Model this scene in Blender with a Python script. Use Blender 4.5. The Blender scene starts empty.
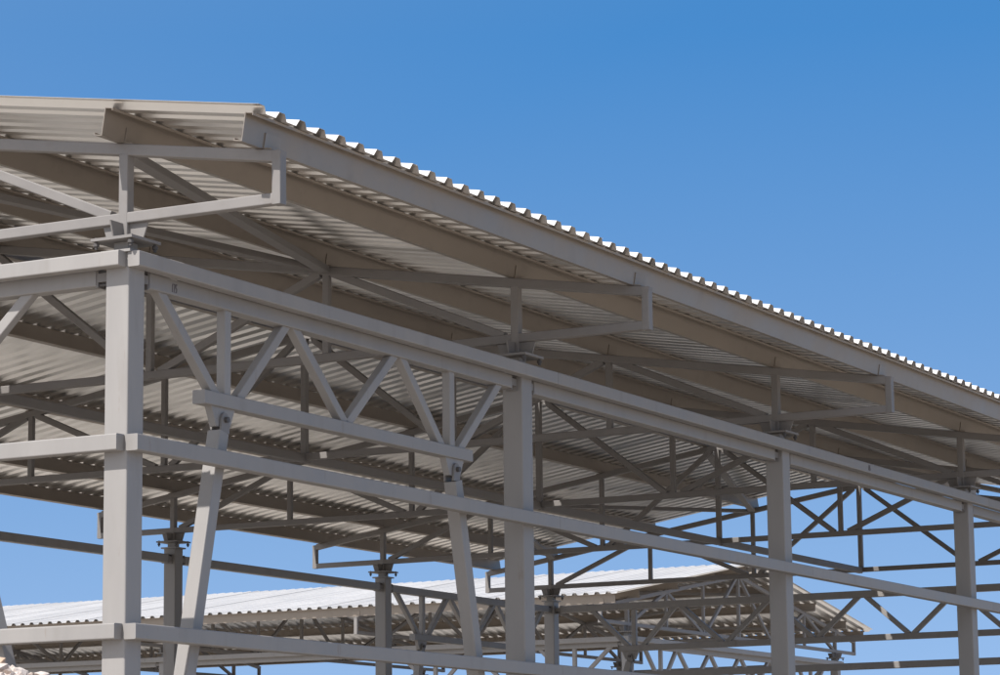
import bpy, bmesh, math, random
from mathutils import Vector, Matrix

random.seed(7)
C = bpy.context.scene.collection
S = bpy.context.scene

# ------------------------------------------------------------------ camera
cam_d = bpy.data.cameras.new('camera')
cam = bpy.data.objects.new('camera', cam_d)
C.objects.link(cam)
yaw, pitch, roll = 1.0801, 0.1697, -0.0114
f = Vector((math.sin(yaw)*math.cos(pitch), math.cos(yaw)*math.cos(pitch), math.sin(pitch)))
r = Vector((math.cos(yaw), -math.sin(yaw), 0))
u = r.cross(f)
r2 = math.cos(roll)*r + math.sin(roll)*u
u2 = -math.sin(roll)*r + math.cos(roll)*u
m = Matrix((r2, u2, -f)).transposed().to_4x4()
m.translation = Vector((-16.6283, -11.9202, 1.6))
cam.matrix_world = m
cam_d.sensor_width = 36.0
cam_d.lens = 36.0*2884.36/1000.0
cam_d.clip_start = 0.1
cam_d.clip_end = 20000
S.camera = cam

# ------------------------------------------------------------------ sun and sky
SUN = Vector((-1.0, 0.215, 1.34)).normalized()
W = bpy.data.worlds.new('World')
S.world = W
W.use_nodes = True
nt = W.node_tree
nt.nodes.clear()
out = nt.nodes.new('ShaderNodeOutputWorld')
bg = nt.nodes.new('ShaderNodeBackground')
sky = nt.nodes.new('ShaderNodeTexSky')
sky.sky_type = 'NISHITA'
sky.sun_disc = False
sky.sun_elevation = math.asin(SUN.z)
sky.sun_rotation = math.atan2(SUN.x, SUN.y)
sky.altitude = 300
sky.air_density = 1.0
sky.dust_density = 0.2
sky.ozone_density = 2.5
tc = nt.nodes.new('ShaderNodeTexCoord')
sep = nt.nodes.new('ShaderNodeSeparateXYZ')
comb = nt.nodes.new('ShaderNodeCombineXYZ')
mad = nt.nodes.new('ShaderNodeMath')
mad.operation = 'MULTIPLY_ADD'
mad.inputs[1].default_value = 1.0
mad.inputs[2].default_value = 0.345
nrm = nt.nodes.new('ShaderNodeVectorMath')
nrm.operation = 'NORMALIZE'
nt.links.new(tc.outputs['Generated'], sep.inputs[0])
nt.links.new(sep.outputs['X'], comb.inputs['X'])
nt.links.new(sep.outputs['Y'], comb.inputs['Y'])
nt.links.new(sep.outputs['Z'], mad.inputs[0])
nt.links.new(mad.outputs[0], comb.inputs['Z'])
nt.links.new(comb.outputs[0], nrm.inputs[0])
nt.links.new(nrm.outputs[0], sky.inputs['Vector'])
hs = nt.nodes.new('ShaderNodeHueSaturation')
hs.inputs['Hue'].default_value = 0.495
hs.inputs['Saturation'].default_value = 1.22
# the sky pales towards the sun and is deepest opposite it
dt = nt.nodes.new('ShaderNodeVectorMath')
dt.operation = 'DOT_PRODUCT'
dt.inputs[1].default_value = SUN
nt.links.new(tc.outputs['Generated'], dt.inputs[0])
mr = nt.nodes.new('ShaderNodeMapRange')
mr.inputs[1].default_value = -0.25
mr.inputs[2].default_value = 0.75
mr.inputs[3].default_value = 1.22
mr.inputs[4].default_value = 0.35
nt.links.new(dt.outputs['Value'], mr.inputs[0])
me_ = nt.nodes.new('ShaderNodeMapRange')
me_.inputs[1].default_value = 0.04
me_.inputs[2].default_value = 0.27
me_.inputs[3].default_value = 0.76
me_.inputs[4].default_value = 1.06
nt.links.new(sep.outputs['Z'], me_.inputs[0])
ms_ = nt.nodes.new('ShaderNodeMath')
ms_.operation = 'MULTIPLY'
nt.links.new(mr.outputs[0], ms_.inputs[0])
nt.links.new(me_.outputs[0], ms_.inputs[1])
nt.links.new(ms_.outputs[0], hs.inputs['Saturation'])
nt.links.new(sky.outputs[0], hs.inputs['Color'])
nt.links.new(hs.outputs[0], bg.inputs[0])
bg.inputs[1].default_value = 0.135
nt.links.new(bg.outputs[0], out.inputs[0])

sun_d = bpy.data.lights.new('sun', 'SUN')
sun_d.energy = 3.9
sun_d.angle = math.radians(0.5)
sun_d.color = (1.0, 0.975, 0.945)
sun = bpy.data.objects.new('sun', sun_d)
sun.rotation_euler = SUN.to_track_quat('Z', 'Y').to_euler()
sun.location = (-20, 5, 30)
C.objects.link(sun)

S.view_settings.view_transform = 'Standard'
S.view_settings.look = 'None'
S.view_settings.exposure = 0.66
S.view_settings.gamma = 1.0
S.view_settings.use_curve_mapping = False

# ------------------------------------------------------------------ materials
def mat(name, col, rough=0.5, metal=0.0, var=0.06, scale=3.0, stain=None, stain_amt=0.0, bump=0.0, streak=False, spec=0.5, rvar=0.11):
    ma = bpy.data.materials.new(name)
    ma.use_nodes = True
    t = ma.node_tree
    b = t.nodes['Principled BSDF']
    b.inputs['Roughness'].default_value = rough
    b.inputs['Metallic'].default_value = metal
    b.inputs['Specular IOR Level'].default_value = spec
    co = t.nodes.new('ShaderNodeTexCoord')
    mp = t.nodes.new('ShaderNodeMapping')
    if streak:
        mp.inputs['Scale'].default_value = (1.0, 1.0, 0.18)
    t.links.new(co.outputs['Object'], mp.inputs[0])
    n1 = t.nodes.new('ShaderNodeTexNoise')
    n1.inputs['Scale'].default_value = scale
    n1.inputs['Detail'].default_value = 6
    n1.inputs['Roughness'].default_value = 0.65
    t.links.new(mp.outputs[0], n1.inputs['Vector'])
    r1 = t.nodes.new('ShaderNodeMapRange')
    r1.inputs[1].default_value = 0.3
    r1.inputs[2].default_value = 0.7
    r1.inputs[3].default_value = 1.0 - var
    r1.inputs[4].default_value = 1.0 + var
    t.links.new(n1.outputs[0], r1.inputs[0])
    oi = t.nodes.new('ShaderNodeObjectInfo')
    r2 = t.nodes.new('ShaderNodeMapRange')
    r2.inputs[3].default_value = 0.94
    r2.inputs[4].default_value = 1.06
    t.links.new(oi.outputs['Random'], r2.inputs[0])
    mu = t.nodes.new('ShaderNodeMath')
    mu.operation = 'MULTIPLY'
    t.links.new(r1.outputs[0], mu.inputs[0])
    t.links.new(r2.outputs[0], mu.inputs[1])
    vm = t.nodes.new('ShaderNodeVectorMath')
    vm.operation = 'SCALE'
    vm.inputs[0].default_value = col
    t.links.new(mu.outputs[0], vm.inputs['Scale'])
    last = vm.outputs[0]
    if stain:
        n2 = t.nodes.new('ShaderNodeTexNoise')
        n2.inputs['Scale'].default_value = scale*3.1
        n2.inputs['Detail'].default_value = 8
        t.links.new(mp.outputs[0], n2.inputs['Vector'])
        r3 = t.nodes.new('ShaderNodeMapRange')
        r3.inputs[1].default_value = 0.56
        r3.inputs[2].default_value = 0.75
        r3.inputs[3].default_value = 0.0
        r3.inputs[4].default_value = stain_amt
        t.links.new(n2.outputs[0], r3.inputs[0])
        mx = t.nodes.new('ShaderNodeMix')
        mx.data_type = 'RGBA'
        t.links.new(r3.outputs[0], mx.inputs['Factor'])
        t.links.new(last, mx.inputs['A'])
        mx.inputs['B'].default_value = (*stain, 1)
        last = mx.outputs['Result']
    if streak:
        n4 = t.nodes.new('ShaderNodeTexNoise')
        n4.inputs['Scale'].default_value = 9.0
        n4.inputs['Detail'].default_value = 9
        n4.inputs['Roughness'].default_value = 0.7
        t.links.new(mp.outputs[0], n4.inputs['Vector'])
        r5 = t.nodes.new('ShaderNodeMapRange')
        r5.inputs[1].default_value = 0.62
        r5.inputs[2].default_value = 0.74
        r5.inputs[3].default_value = 0.0
        r5.inputs[4].default_value = 0.55
        t.links.new(n4.outputs[0], r5.inputs[0])
        m2 = t.nodes.new('ShaderNodeMix')
        m2.data_type = 'RGBA'
        t.links.new(r5.outputs[0], m2.inputs['Factor'])
        t.links.new(last, m2.inputs['A'])
        m2.inputs['B'].default_value = (0.17, 0.115, 0.08, 1)
        last = m2.outputs['Result']
    t.links.new(last, b.inputs['Base Color'])
    r4 = t.nodes.new('ShaderNodeMapRange')
    r4.inputs[1].default_value = 0.3
    r4.inputs[2].default_value = 0.7
    r4.inputs[3].default_value = max(0.05, rough-rvar)
    r4.inputs[4].default_value = min(1.0, rough+rvar)
    t.links.new(n1.outputs[0], r4.inputs[0])
    t.links.new(r4.outputs[0], b.inputs['Roughness'])
    if bump:
        bp = t.nodes.new('ShaderNodeBump')
        bp.inputs['Strength'].default_value = bump
        bp.inputs['Distance'].default_value = 0.02
        n3 = t.nodes.new('ShaderNodeTexNoise')
        n3.inputs['Scale'].default_value = scale*6
        n3.inputs['Detail'].default_value = 5
        t.links.new(mp.outputs[0], n3.inputs['Vector'])
        t.links.new(n3.outputs[0], bp.inputs['Height'])
        t.links.new(bp.outputs[0], b.inputs['Normal'])
    return ma

M_PAINT = mat('grey_primer_paint', (0.272, 0.253, 0.237), 0.55, 0, 0.07, 2.2, (0.21, 0.19, 0.17), 0.35, 0.05, True)
M_TRUSS = mat('grey_truss_paint', (0.205, 0.188, 0.176), 0.6, 0, 0.08, 2.5, (0.18, 0.155, 0.135), 0.35, 0.05)
M_PURLIN = mat('galvanised_purlin', (0.30, 0.256, 0.215), 0.48, 0.55, 0.07, 1.6, (0.23, 0.20, 0.175), 0.4, 0.03)
M_SHEET = mat('sheet_top_coat', (0.55, 0.525, 0.50), 0.5, 0, 0.05, 0.9, (0.50, 0.47, 0.44), 0.4, 0.0)
M_UNDER = mat('galvanised_sheet_underside', (0.80, 0.785, 0.765), 0.31, 0.9, 0.05, 0.9, (0.70, 0.67, 0.635), 0.4, 0.0, rvar=0.03)
M_BOUNCE_CUT = mat('dark_bounce_cut', (0.17, 0.15, 0.13), 0.95, 0, 0.2, 1.2, (0.12, 0.105, 0.09), 0.5, 0.5, False, 0.2)  # dark colour for the added pads, keeps bounced light low inside
M_BOLT = mat('dark_bolt_steel', (0.10, 0.09, 0.085), 0.6, 0.3, 0.1, 20)
M_MARK = mat('marker_ink', (0.13, 0.115, 0.12), 0.8, 0, 0.1, 30)
M_GROUND = mat('sandy_ground', (0.335, 0.300, 0.260), 0.95, 0, 0.14, 0.35, (0.28, 0.24, 0.195), 0.5, 0.6, False, 0.2)
M_ROCK = mat('pale_limestone', (0.52, 0.45, 0.40), 0.95, 0, 0.22, 7.0, (0.36, 0.25, 0.18), 0.75, 0.5, False, 0.2)
M_ROCK2 = mat('orange_limestone', (0.50, 0.36, 0.26), 0.95, 0, 0.14, 6.0, (0.35, 0.24, 0.17), 0.6, 0.5, False, 0.2)
M_CONC = mat('footing_concrete', (0.36, 0.35, 0.33), 0.9, 0, 0.12, 4, (0.28, 0.26, 0.23), 0.4, 0.3, False, 0.2)

# ------------------------------------------------------------------ helpers
def obj(name, bm, material, parent=None, smooth=False):
    bmesh.ops.recalc_face_normals(bm, faces=bm.faces[:])
    me = bpy.data.meshes.new(name)
    bm.to_mesh(me)
    bm.free()
    me.materials.append(material)
    if smooth:
        for p in me.polygons:
            p.use_smooth = True
    o = bpy.data.objects.new(name, me)
    C.objects.link(o)
    if parent is not None:
        o.parent = parent
    return o

def prism(bm, pts, path0, path1, ax, ay):
    """extrude the closed 2-D outline pts from path0 to path1; ax, ay span the section plane"""
    a = [bm.verts.new(path0 + ax*x + ay*y) for x, y in pts]
    b = [bm.verts.new(path1 + ax*x + ay*y) for x, y in pts]
    n = len(pts)
    for i in range(n):
        bm.faces.new((a[i], a[(i+1) % n], b[(i+1) % n], b[i]))
    bm.faces.new(a[::-1])
    bm.faces.new(b)

def round_rect(w, h, rad=0.009, seg=3):
    pts = []
    for cx, cy, a0 in ((w/2-rad, h/2-rad, 0), (-w/2+rad, h/2-rad, 90), (-w/2+rad, -h/2+rad, 180), (w/2-rad, -h/2+rad, 270)):
        for k in range(seg+1):
            a = math.radians(a0 + 90*k/seg)
            pts.append((cx+rad*math.cos(a), cy+rad*math.sin(a)))
    return pts

def tube(bm, p, q, w, h, side=None, rad=0.009):
    """steel section from p to q; w is measured along 'side', h across it"""
    p, q = Vector(p), Vector(q)
    d = (q-p).normalized()
    side = Vector(side) if side is not None else Vector((1, 0, 0))
    ax = (side - d*side.dot(d)).normalized()
    ay = d.cross(ax)
    prism(bm, round_rect(w, h, rad), p, q, ax, ay)

def box(bm, lo, hi):
    vs = [bm.verts.new((x, y, z)) for x in (lo[0], hi[0]) for y in (lo[1], hi[1]) for z in (lo[2], hi[2])]
    for q in ((0, 1, 3, 2), (4, 6, 7, 5), (0, 4, 5, 1), (2, 3, 7, 6), (0, 2, 6, 4), (1, 5, 7, 3)):
        bm.faces.new([vs[i] for i in q])

def cyl(bm, c, d, rad, length, n=8):
    c, d = Vector(c), Vector(d).normalized()
    ax = d.orthogonal().normalized()
    ay = d.cross(ax)
    prism(bm, [(rad*math.cos(2*math.pi*k/n), rad*math.sin(2*math.pi*k/n)) for k in range(n)], c-d*length/2, c+d*length/2, ax, ay)

def one(name, material, parent, fn, *a, **k):
    bm = bmesh.new()
    fn(bm, *a, **k)
    return obj(name, bm, material, parent)

def thing(name, label, cat, loc=(0, 0, 0), rz=0, group=None):
    o = bpy.data.objects.new(name, None)
    C.objects.link(o)
    o.location = loc
    o.rotation_euler = (0, 0, rz)
    o['label'] = label
    o['category'] = cat
    if group:
        o['group'] = group
    return o

def thick_path(path, t):
    """closed outline of a folded strip of thickness t"""
    L, R = [], []
    n = len(path)
    for i, p in enumerate(path):
        p = Vector(p)
        ds = []
        if i > 0:
            ds.append((p-Vector(path[i-1])).normalized())
        if i < n-1:
            ds.append((Vector(path[i+1])-p).normalized())
        ns = [Vector((-d.y, d.x)) for d in ds]
        nn = sum(ns, Vector((0, 0)))
        nn.normalize()
        k = t/2/max(0.3, nn.dot(ns[0]))
        L.append(tuple(p+nn*k))
        R.append(tuple(p-nn*k))
    return L + R[::-1]

# ------------------------------------------------------------------ ground
def ground():
    bm = bmesh.new()
    rings = [0, 4, 8, 14, 20, 28, 38, 50, 70, 100, 160, 300, 700, 1800, 5000, 12000]
    n = 64
    rows = []
    for rr in rings:
        if rr == 0:
            rows.append([bm.verts.new((15, 6, 0))])
            continue
        row = []
        for k in range(n):
            a = 2*math.pi*k/n
            z = 0 if rr < 60 else -0.2*random.random()
            row.append(bm.verts.new((15+rr*math.cos(a), 6+rr*math.sin(a), z)))
        rows.append(row)
    for k in range(n):
        bm.faces.new((rows[0][0], rows[1][k], rows[1][(k+1) % n]))
    for i in range(1, len(rows)-1):
        for k in range(n):
            bm.faces.new((rows[i][k], rows[i+1][k], rows[i+1][(k+1) % n], rows[i][(k+1) % n]))
    o = obj('ground', bm, M_GROUND)
    o['kind'] = 'structure'
ground()
def pad(x0, y0, x1, y1):  # unseen dark sheet added under a shed to dim light bounced onto its steel
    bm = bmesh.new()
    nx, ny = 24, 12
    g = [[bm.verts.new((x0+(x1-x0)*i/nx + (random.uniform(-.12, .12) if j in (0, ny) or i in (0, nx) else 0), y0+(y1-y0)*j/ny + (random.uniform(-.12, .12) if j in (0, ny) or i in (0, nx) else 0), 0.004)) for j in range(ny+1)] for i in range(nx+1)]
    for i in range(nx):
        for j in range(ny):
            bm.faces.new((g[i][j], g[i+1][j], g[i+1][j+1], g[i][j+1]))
    o = obj('bounce_cut_pad', bm, M_BOUNCE_CUT)
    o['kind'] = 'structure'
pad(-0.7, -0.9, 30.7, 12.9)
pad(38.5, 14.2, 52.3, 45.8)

# ------------------------------------------------------------------ the steel sheds
BAY, WID, HALF = 6.0, 12.0, 6.0
PITCH = 0.158
def zt(v):                      # top of the truss top chord
    v = min(v, WID-v)
    return 6.318 + PITCH*(v+1.28)
PH = 0.206                        # purlin height
ZC0, ZC1 = 5.93, 6.01            # truss bottom chord
UX, UY, UZ = Vector((1, 0, 0)), Vector((0, 1, 0)), Vector((0, 0, 1))

_cache = {}
def anchor_mesh():
    if 'a' not in _cache:
        bm = bmesh.new()
        prof = [(0.012, -0.055), (0.012, -0.035), (0.022, -0.035), (0.022, -0.012), (0.012, -0.012), (0.012, 0.03)]
        n = 8
        rows = [[bm.verts.new((rr*math.cos(2*math.pi*k/n), rr*math.sin(2*math.pi*k/n), z)) for k in range(n)] for rr, z in prof]
        for i in range(len(rows)-1):
            for k in range(n):
                bm.faces.new((rows[i][k], rows[i][(k+1) % n], rows[i+1][(k+1) % n], rows[i+1][k]))
        bm.faces.new(rows[0][::-1])
        bm.faces.new(rows[-1])
        me = bpy.data.meshes.new('anchor_bolt')
        bm.to_mesh(me)
        bm.free()
        me.materials.append(M_BOLT)
        _cache['a'] = me
    return _cache['a']

def column(parent, X, Y):
    bm = bmesh.new()
    prism(bm, round_rect(0.2, 0.2, 0.012), Vector((X, Y, 0.02)), Vector((X, Y, 5.70)), UX, UY)
    c = obj('column', bm, M_PAINT, parent)
    one('base_plate', M_PAINT, c, box, (X-0.19, Y-0.19, 0.0), (X+0.19, Y+0.19, 0.019))
    one('head_plate', M_PAINT, c, box, (X-0.13, Y-0.13, 5.702), (X+0.13, Y+0.13, 5.722))
    one('head_shim', M_PAINT, c, box, (X-0.06, Y-0.06, 5.7225), (X+0.06, Y+0.06, 5.789))
    for sx in (-1, 1):
        for sy in (-1, 1):
            o = bpy.data.objects.new('anchor_bolt', anchor_mesh())
            C.objects.link(o)
            o.parent = c
            o.location = (X+sx*0.15, Y+sy*0.15, 5.79)
    return c

def truss(parent, X):
    t = bpy.data.objects.new('roof_truss', None)
    C.objects.link(t)
    t.parent = parent
    T = lambda nm, p, q, w, h: one(nm, M_TRUSS, t, tube, p, q, w, h, UX)
    hc = 0.085
    cz = (ZC0+ZC1)/2
    # top chords (meet at the ridge), bottom chord
    a = math.atan(PITCH)
    off = hc/2/math.cos(a)
    for s in (0, 1):
        f_ = (lambda v: v) if s == 0 else (lambda v: WID-v)
        T('top_chord', (X, f_(-1.335), zt(-1.335)-off), (X, f_(5.995), zt(5.995)-off), 0.08, hc)
    T('bottom_chord', (X, -1.335, cz), (X, WID+1.335, cz), 0.08, 0.08)
    for s in (0, 1):
        f_ = (lambda v: v) if s == 0 else (lambda v: WID-v)
        T('end_post', (X, f_(-1.30), ZC0-0.002), (X, f_(-1.30), zt(-1.30)-0.004), 0.084, 0.072)
        for v in (0, 2, 4):
            T('post', (X, f_(v), ZC1-0.004 if v else ZC0-0.13), (X, f_(v), zt(v)-hc+0.004), 0.086 if v == 0 else 0.066, 0.078 if v == 0 else 0.068)
        T('diagonal', (X, f_(0.12), cz+0.03), (X, f_(1.93), zt(1.93)-off-0.02), 0.070, 0.075)
        T('diagonal', (X, f_(2.07), zt(2.0)-off-0.02), (X, f_(3.88), cz+0.03), 0.070, 0.075)
        T('diagonal', (X, f_(4.10), cz+0.03), (X, f_(5.90), zt(5.9)-off-0.03), 0.070, 0.075)
        # seat on the column head: flared cross plates and a square plate
        y = f_(0)
        z0, z1 = 5.812, ZC0-0.001
        w0, w1 = 0.155, 0.195
        cen = Vector((X, y, 0))
        trap = [(-w0, z0), (w0, z0), (w1, z1), (-w1, z1)]
        one('gusset', M_TRUSS, t, prism, trap, cen-UX*0.006, cen+UX*0.006, UY, UZ)
        for sx in (-1, 1):
            half = [(0.0062*sx, z0), (w0*sx, z0), (w1*sx, z1), (0.0062*sx, z1)]
            one('stiffener', M_TRUSS, t, prism, half, cen-UY*0.006, cen+UY*0.006, UX, UZ)
        one('seat_plate', M_TRUSS, t, box, (X-0.18, y-0.18, 5.79), (X+0.18, y+0.18, 5.811))
    T('post', (X, HALF, ZC1-0.004), (X, HALF, zt(HALF)-hc), 0.075, 0.075)
    # weld plates at the top nodes
    return t

def portal(parent, org, ax, nodes_top, length, first, legx, chord, V, nrm_):
    """trussed portal bracing in a wall bay; org is the wall line start, ax runs along it"""
    t = bpy.data.objects.new('portal_brace', None)
    C.objects.link(t)
    t.parent = parent
    P = lambda s, z: Vector(org) + ax*s + UZ*z
    def T(nm, s0, z0, s1, z1, w=0.075, h=0.082):
        if nm == 'diagonal':
            l_ = math.hypot(s1-s0, z1-z0)
            ds, dz = (s1-s0)/l_*0.05, (z1-z0)/l_*0.05
            s0, z0, s1, z1 = s0-ds, z0-dz, s1+ds, z1+dz
        return one(nm, M_PAINT, t, tube, P(s0, z0), P(s1, z1), w, h, nrm_)
    T('bottom_chord', chord, 4.80, length-chord, 4.80, 0.11, 0.105)
    for s in (0, 1):
        g = (lambda v: v) if s == 0 else (lambda v: length-v)
        T('post', g(V), 4.848, g(V), 5.495, 0.078, 0.088)
        for (a, za, b, zb) in first:
            T('diagonal', g(a), za, g(b), zb)
        T('leg', g(legx[0]), 4.56, g(legx[1]), 0.03, 0.118, 0.122)
        # lug plates joining the leg to the chord
        bm = bmesh.new()
        c = g(legx[0]+0.02)
        prism(bm, [(-0.16, 4.752), (0.16, 4.752), (0.09, 4.60), (-0.09, 4.60)], Vector(org)+ax*c-nrm_*0.03, Vector(org)+ax*c+nrm_*0.03, ax, UZ)
        obj('gusset', bm, M_PAINT, t)
        bm = bmesh.new()
        pts = [(-0.055, 4.555), (0.055, 4.555), (0.05, 4.66)] + [(0.045*math.cos(math.radians(k)), 4.665+0.045*math.sin(math.radians(k))) for k in range(15, 180, 30)] + [(-0.05, 4.66)]
        bm.free()
        for o_ in (-0.052, 0.034):
            one('lug_plate', M_TRUSS, t, prism, pts, Vector(org)+ax*c+nrm_*o_, Vector(org)+ax*c+nrm_*(o_+0.018), ax, UZ)
        one('pin', M_BOLT, t, cyl, Vector(org)+ax*c+UZ*4.655, nrm_, 0.022, 0.16, 10)
    return t

def eave_beam(parent, p, q, nrm_, name='eave_beam'):
    p, q = Vector(p), Vector(q)
    d = (q-p).normalized()
    bm = bmesh.new()
    tube(bm, p+d*0.215, q-d*0.215, 0.12, 0.12, nrm_, 0.010)
    b = obj(name, bm, M_PAINT, parent)
    ay = d.cross(Vector(nrm_))
    n_ = Vector(nrm_)
    for e, sg in ((p, 1), (q, -1)):
        spool = [(0.101, -0.07), (0.113, -0.07), (0.113, -0.032), (0.199, -0.032), (0.199, -0.07), (0.2145, -0.07), (0.2145, 0.07), (0.199, 0.07), (0.199, 0.032), (0.113, 0.032), (0.113, 0.07), (0.101, 0.07)]
        one('end_bracket', M_TRUSS, b, prism, spool, e-n_*0.055, e+n_*0.055, d*sg, ay)
        for i in (-1, 1):
            one('bolt', M_BOLT, b, cyl, e+d*sg*0.156+n_*0.035*i+ay*0.052, d, 0.012, 0.084, 6)
    return b

def purlin(parent, v, u0, u1, nb):
    far = v > HALF
    sgn = -1 if far else 1
    al = math.atan(PITCH)
    up = Vector((0, sgn*math.cos(al), math.sin(al)))     # up the slope
    nn = Vector((0, -sgn*math.sin(al), math.cos(al)))
    tt = 0.006
    prof = thick_path([(0.062, 0.020), (0.062, tt/2), (0, tt/2), (0, PH-tt/2), (-0.062, PH-tt/2), (-0.062, PH-0.020)], tt)
    base = Vector((0, v, zt(v)+0.001))
    bm = bmesh.new()
    prism(bm, prof, base+UX*u0, base+UX*u1, up, nn)
    p = obj('purlin', bm, M_PURLIN, parent)
    ang = [(-0.075, 0.0), (-0.0035, 0.0), (-0.0035, 0.115), (-0.011, 0.115), (-0.011, 0.0085), (-0.075, 0.0085)]
    for i in range(nb+1):
        b0 = base + UX*(BAY*i)
        one('cleat', p.data.materials[0], p, prism, ang, b0-UX*0.04, b0+UX*0.16, up, nn)
    return p

def roof_sheet(parent, far, u0, ribs, lift0, edge=-1.345, top=5.945):
    sgn = -1 if far else 1
    al = math.atan(PITCH)
    P_ = 0.2645
    h = 0.050
    WB, CR, VA = 0.036, 0.070, 0.1225
    prof = []
    x = u0
    edge += random.uniform(-0.007, 0.007)
    for _ in range(ribs):
        j = random.uniform(-0.0025, 0.0025)
        prof += [(x, h+j), (x+CR, h+j), (x+CR+WB, 0), (x+CR+WB+VA, 0)]
        x += P_
    prof += [(x, h), (x+CR, h)]
    t = 0.0016
    def zz(v):
        return zt(v) + PH*1.0125 + 0.0035 + lift0
    rows_v = [edge, 0.6, 2.6, 4.4, top]
    nn = Vector((0, -sgn*math.sin(al), math.cos(al)))
    bm = bmesh.new()
    lay = []
    for lift in (0, t):
        rows = []
        for v in rows_v:
            vv = WID-v if far else v
            wob = [0.0015*math.sin(3.1*v+0.7*i) for i in range(len(prof))]
            rows.append([bm.verts.new(Vector((px, vv, zz(v))) + nn*(pz+lift+(wob[i] if pz > 0 else 0))) for i, (px, pz) in enumerate(prof)])
        lay.append(rows)
    n = len(prof)
    for rows in lay:
        for a in range(len(rows)-1):
            for i in range(n-1):
                fc = bm.faces.new((rows[a][i], rows[a][i+1], rows[a+1][i+1], rows[a+1][i]))
                fc.material_index = 1 if rows is lay[0] else 0
    lo, hi = lay
    for i in range(n-1):
        bm.faces.new((lo[0][i], lo[0][i+1], hi[0][i+1], hi[0][i]))
        bm.faces.new((lo[-1][i], lo[-1][i+1], hi[-1][i+1], hi[-1][i]))
    for a in range(len(rows_v)-1):
        bm.faces.new((lo[a][0], lo[a+1][0], hi[a+1][0], hi[a][0]))
        bm.faces.new((lo[a][-1], lo[a+1][-1], hi[a+1][-1], hi[a][-1]))
    s = obj('roof_sheet', bm, M_SHEET, parent)
    s.data.materials.append(M_UNDER)
    return s

FIRST6 = [(0.39, 5.51, 1.10, 4.86), (1.47, 4.87, 2.11, 5.51), (2.22, 5.51, 2.95, 4.87)]
FIRST12 = [(0.84, 5.50, 1.52, 4.86), (1.86, 4.87, 2.46, 5.50), (2.60, 5.50, 3.34, 4.87), (3.50, 4.87, 4.22, 5.50), (4.34, 5.50, 5.06, 4.87), (5.20, 4.87, 5.92, 5.50)]

def shed(root, nb, rail_near, rail_far, girts, verge=0.335):
    L = nb*BAY
    U0, U1 = -0.31, L+0.31
    for i in range(nb+1):
        for y in (0, WID):
            column(root, BAY*i, y)
    for i in range(nb+1):
        truss(root, BAY*i)
    for v in (-1.19, 0, 2, 4, 5.80, 6.20, 8, 10, 12, 13.19):
        purlin(root, v, U0, U1, nb)
    P4 = 0.2645*4
    k = 0
    while -verge + P4*k < L+0.05:
        roof_sheet(root, False, -verge+P4*k, 4, 0.0035*(k % 2))
        roof_sheet(root, True, -verge+P4*k, 4, 0.0035*(k % 2), top=5.965)
        k += 1
    # beams between the column heads
    for i in range(nb):
        for y in (0, WID):
            eave_beam(root, (BAY*i, y, 5.55), (BAY*(i+1), y, 5.55), UY)
    for x in (0, L):
        eave_beam(root, (x, 0, 5.55), (x, WID, 5.55), UX, 'gable_beam')
    # portal bracing in the end bays and both gables
    for i in (0, nb-1):
        for y in (0, WID):
            portal(root, (BAY*i, y, 0), UX, None, BAY, FIRST6, (1.20, 0.16), 0.94, 1.27, UY)
    for x in (0, L):
        portal(root, (x, 0, 0), UY, None, WID, FIRST12, (1.56, 0.16), 1.38, 1.66, UX)
    # outer rails
    def rail(name, y, x0, x1, z0, z1):
        s = -1 if y < HALF else 1
        yc = y + s*0.1505
        one(name, M_PAINT, root, tube, (x0, yc, (z0+z1)/2), (x1, yc, (z0+z1)/2), 0.10, z1-z0, UY, 0.010)
    for yes, y in ((rail_near, 0), (rail_far, WID)):
        if yes:
            xs = [-0.115] + [BAY*i+0.42 for i in range(1, nb)] + [L+0.1]
            for a, b in zip(xs[:-1], xs[1:]):
                rail('eave_rail', y, a+0.002, b-0.002, 5.593, 5.705)
    def grail(name, x, z0, z1, sgn):
        xc = x + sgn*0.1505
        for a, b in ((-0.08, 6.3), (6.304, WID+0.1)):
            one(name, M_PAINT, root, tube, (xc, a, (z0+z1)/2), (xc, b, (z0+z1)/2), 0.10, z1-z0, UX, 0.010)
    grail('gable_rail', 0, 5.593, 5.705, -1)
    if girts:
        for z0, z1 in ((4.273, 4.391), (2.950, 3.061)):
            xs = [-0.115] + [BAY*i+0.42 for i in range(1, nb)] + [L+0.1]
            for a, b in zip(xs[:-1], xs[1:]):
                rail('wall_girt', 0, a+0.002, b-0.002, z0, z1)
            grail('gable_girt', 0, z0, z1, -1)
        grail('gable_girt', L, 4.273, 4.391, 1)
    # bracing below the purlins, zig-zag in the end bays
    def rb(x0, v0, x1, v1):
        p, q = Vector((x0, v0, zt(v0)-0.045)), Vector((x1, v1, zt(v1)-0.045))
        d = (q-p).normalized()
        one('roof_brace', M_TRUSS, root, tube, p+d*0.12, q-d*0.12, 0.11, 0.06, d.cross(UZ), 0.006)
    for (a, b) in ((0, BAY), (L-BAY, L)):
        for va in (0, 4, 8):
            if va != 4:
                s_, e_ = (a, b)
            else:
                s_, e_ = (a, b)
            if va == 0:
                rb(a, 0.05, b, 2); rb(b, 2, a, 4)
            elif va == 4:
                rb(a, 4, b, 5.9); rb(a, 6.2, b, 8)
            else:
                rb(b, 8, a, 10); rb(a, 10, b, 11.95)
    # bottom tie along the ridge line
    for i in range(nb):
        one('ridge_tie', M_TRUSS, root, tube, (BAY*i+0.042, HALF, 5.955), (BAY*(i+1)-0.042, HALF, 5.955), 0.08, 0.10, UY)


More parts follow.
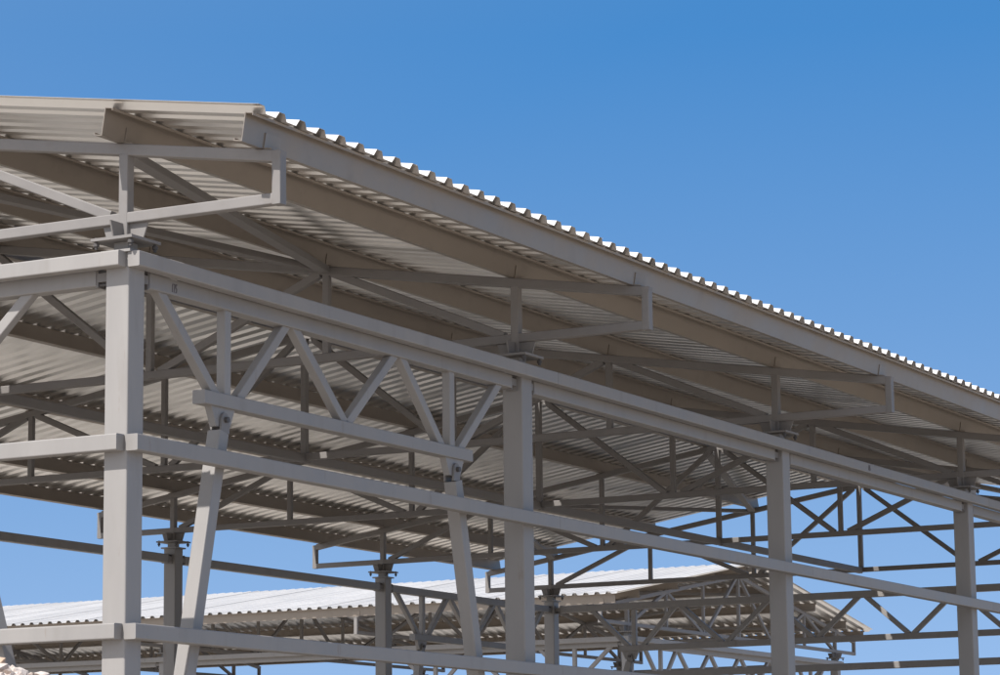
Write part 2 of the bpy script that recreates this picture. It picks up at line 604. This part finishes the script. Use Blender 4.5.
shed1 = thing('steel_shed', 'nearest open steel frame shed, its corner column and long wall rails in front', 'shed', (0, 0, 0))
shed(shed1, 5, True, False, True)
shed2 = thing('steel_shed', 'farther steel shed with sunlit white ribbed roof slope, seen low through the nearer frame', 'shed', (51.4, 15, 0), math.pi/2)
shed(shed2, 5, True, True, False, 0.52)

# handwriting and setting-out marks on the steel of the near shed
def strokes(parent, x, y, z, sc, lines):
    bm = bmesh.new()
    for ln in lines:
        for (a, b) in zip(ln[:-1], ln[1:]):
            tube(bm, (x+a[0]*sc, y, z+a[1]*sc), (x+b[0]*sc, y, z+b[1]*sc), 0.003, 0.009, UY, 0.001)
    return obj('ink_mark', bm, M_MARK, parent)
LU = [[(0.05, 1.0), (0.2, 0.95), (0.08, 0.5), (0.0, 0.15), (0.12, 0.0), (0.3, 0.3), (0.42, 0.2)], [(0.6, 0.5), (0.58, 0.1), (0.72, 0.02), (0.85, 0.2), (0.9, 0.6), (0.9, 0.05)]]
N175 = [[(0, 0), (0.05, 1)], [(0.25, 1), (0.55, 1), (0.35, 0)], [(1.0, 1), (0.75, 1), (0.72, 0.6), (0.95, 0.5), (0.9, 0.1), (0.7, 0.02)]]
pur = [o for o in shed1.children if o.name.startswith('purlin')]
p1, p0 = pur[0], pur[1]
strokes(p1, 2.60, -1.1965, 6.38, 0.11, LU)
strokes(p1, 8.55, -1.1965, 6.38, 0.10, LU)
strokes(p0, 2.05, -0.0065, 6.56, 0.11, LU)
eb = [o for o in shed1.children if o.name.startswith('eave_beam')]
strokes(eb[0], 0.50, -0.0615, 5.51, 0.06, N175)
rl = [o for o in shed1.children if o.name.startswith('eave_rail')]
strokes(rl[2], 14.2, -0.2025, 5.62, 0.055, N175)

# ------------------------------------------------------------------ spoil heap of broken stone
def rock(bm, c, rad, seed):
    rnd = random.Random(seed)
    n = rnd.randint(9, 14)
    pts = []
    for _ in range(n):
        v = Vector((rnd.gauss(0, 1), rnd.gauss(0, 1), rnd.gauss(0, 1))).normalized()
        pts.append(bm.verts.new(Vector(c)+Vector((v.x*rad*rnd.uniform(0.8, 1.25), v.y*rad*rnd.uniform(0.8, 1.2), v.z*rad*rnd.uniform(0.6, 0.95)))))
    res = bmesh.ops.convex_hull(bm, input=pts)
    junk = [g for g in res['geom_interior'] if isinstance(g, bmesh.types.BMVert)]
    bmesh.ops.delete(bm, geom=junk, context='VERTS')

HX, HY, HT = -6.58, -3.86, 2.398        # heap summit (left of the frame) and its height
def heap_z(x, y):
    d = math.hypot(x-HX, y-HY)
    return HT - 0.27*d - 0.30*max(0, d-0.6)
def heap():
    rnd = random.Random(3)
    bm = bmesh.new()
    n = 72
    rows = []
    rr = [0.001, 0.1, 0.25, 0.4, 0.6, 0.85, 1.1, 1.6, 2.2, 2.9, 3.6, 4.3, 4.7]
    for q in rr:
        row = []
        for k in range(n):
            a = 2*math.pi*k/n
            x, y = HX+q*math.cos(a), HY+q*math.sin(a)
            row.append(bm.verts.new((x, y, heap_z(x, y)-0.05+rnd.uniform(-0.04, 0.04))))
        rows.append(row)
    for i in range(len(rows)-1):
        for k in range(n):
            bm.faces.new((rows[i][k], rows[i+1][k], rows[i+1][(k+1) % n], rows[i][(k+1) % n]))
    for i in range(2600):
        q = 4.5*math.sqrt(rnd.random())
        if i < 1900:
            q = 1.2*math.sqrt(rnd.random())
        a = rnd.uniform(0, 2*math.pi)
        x, y = HX+q*math.cos(a), HY+q*math.sin(a)
        rad = rnd.choice((0.008, 0.012, 0.016, 0.022, 0.038)) * (1 if q < 1.2 else 2.2)
        rock(bm, (x, y, heap_z(x, y)-0.01), rad, i)
    o = obj('rubble_heap', bm, M_ROCK)
    o['kind'] = 'stuff'
    o['label'] = 'pale heap of broken limestone rubble at the lower left corner'
    o['category'] = 'rubble'
heap()
bm = bmesh.new()
rock(bm, (-6.56, -4.07, heap_z(-6.56, -4.07)+0.012), 0.030, 91)
st = obj('stone', bm, M_ROCK2)
st['label'] = 'small orange brown stone lying on the pale rubble at the left edge'
st['category'] = 'stone'

S.cycles.max_bounces = 8
S.cycles.diffuse_bounces = 5
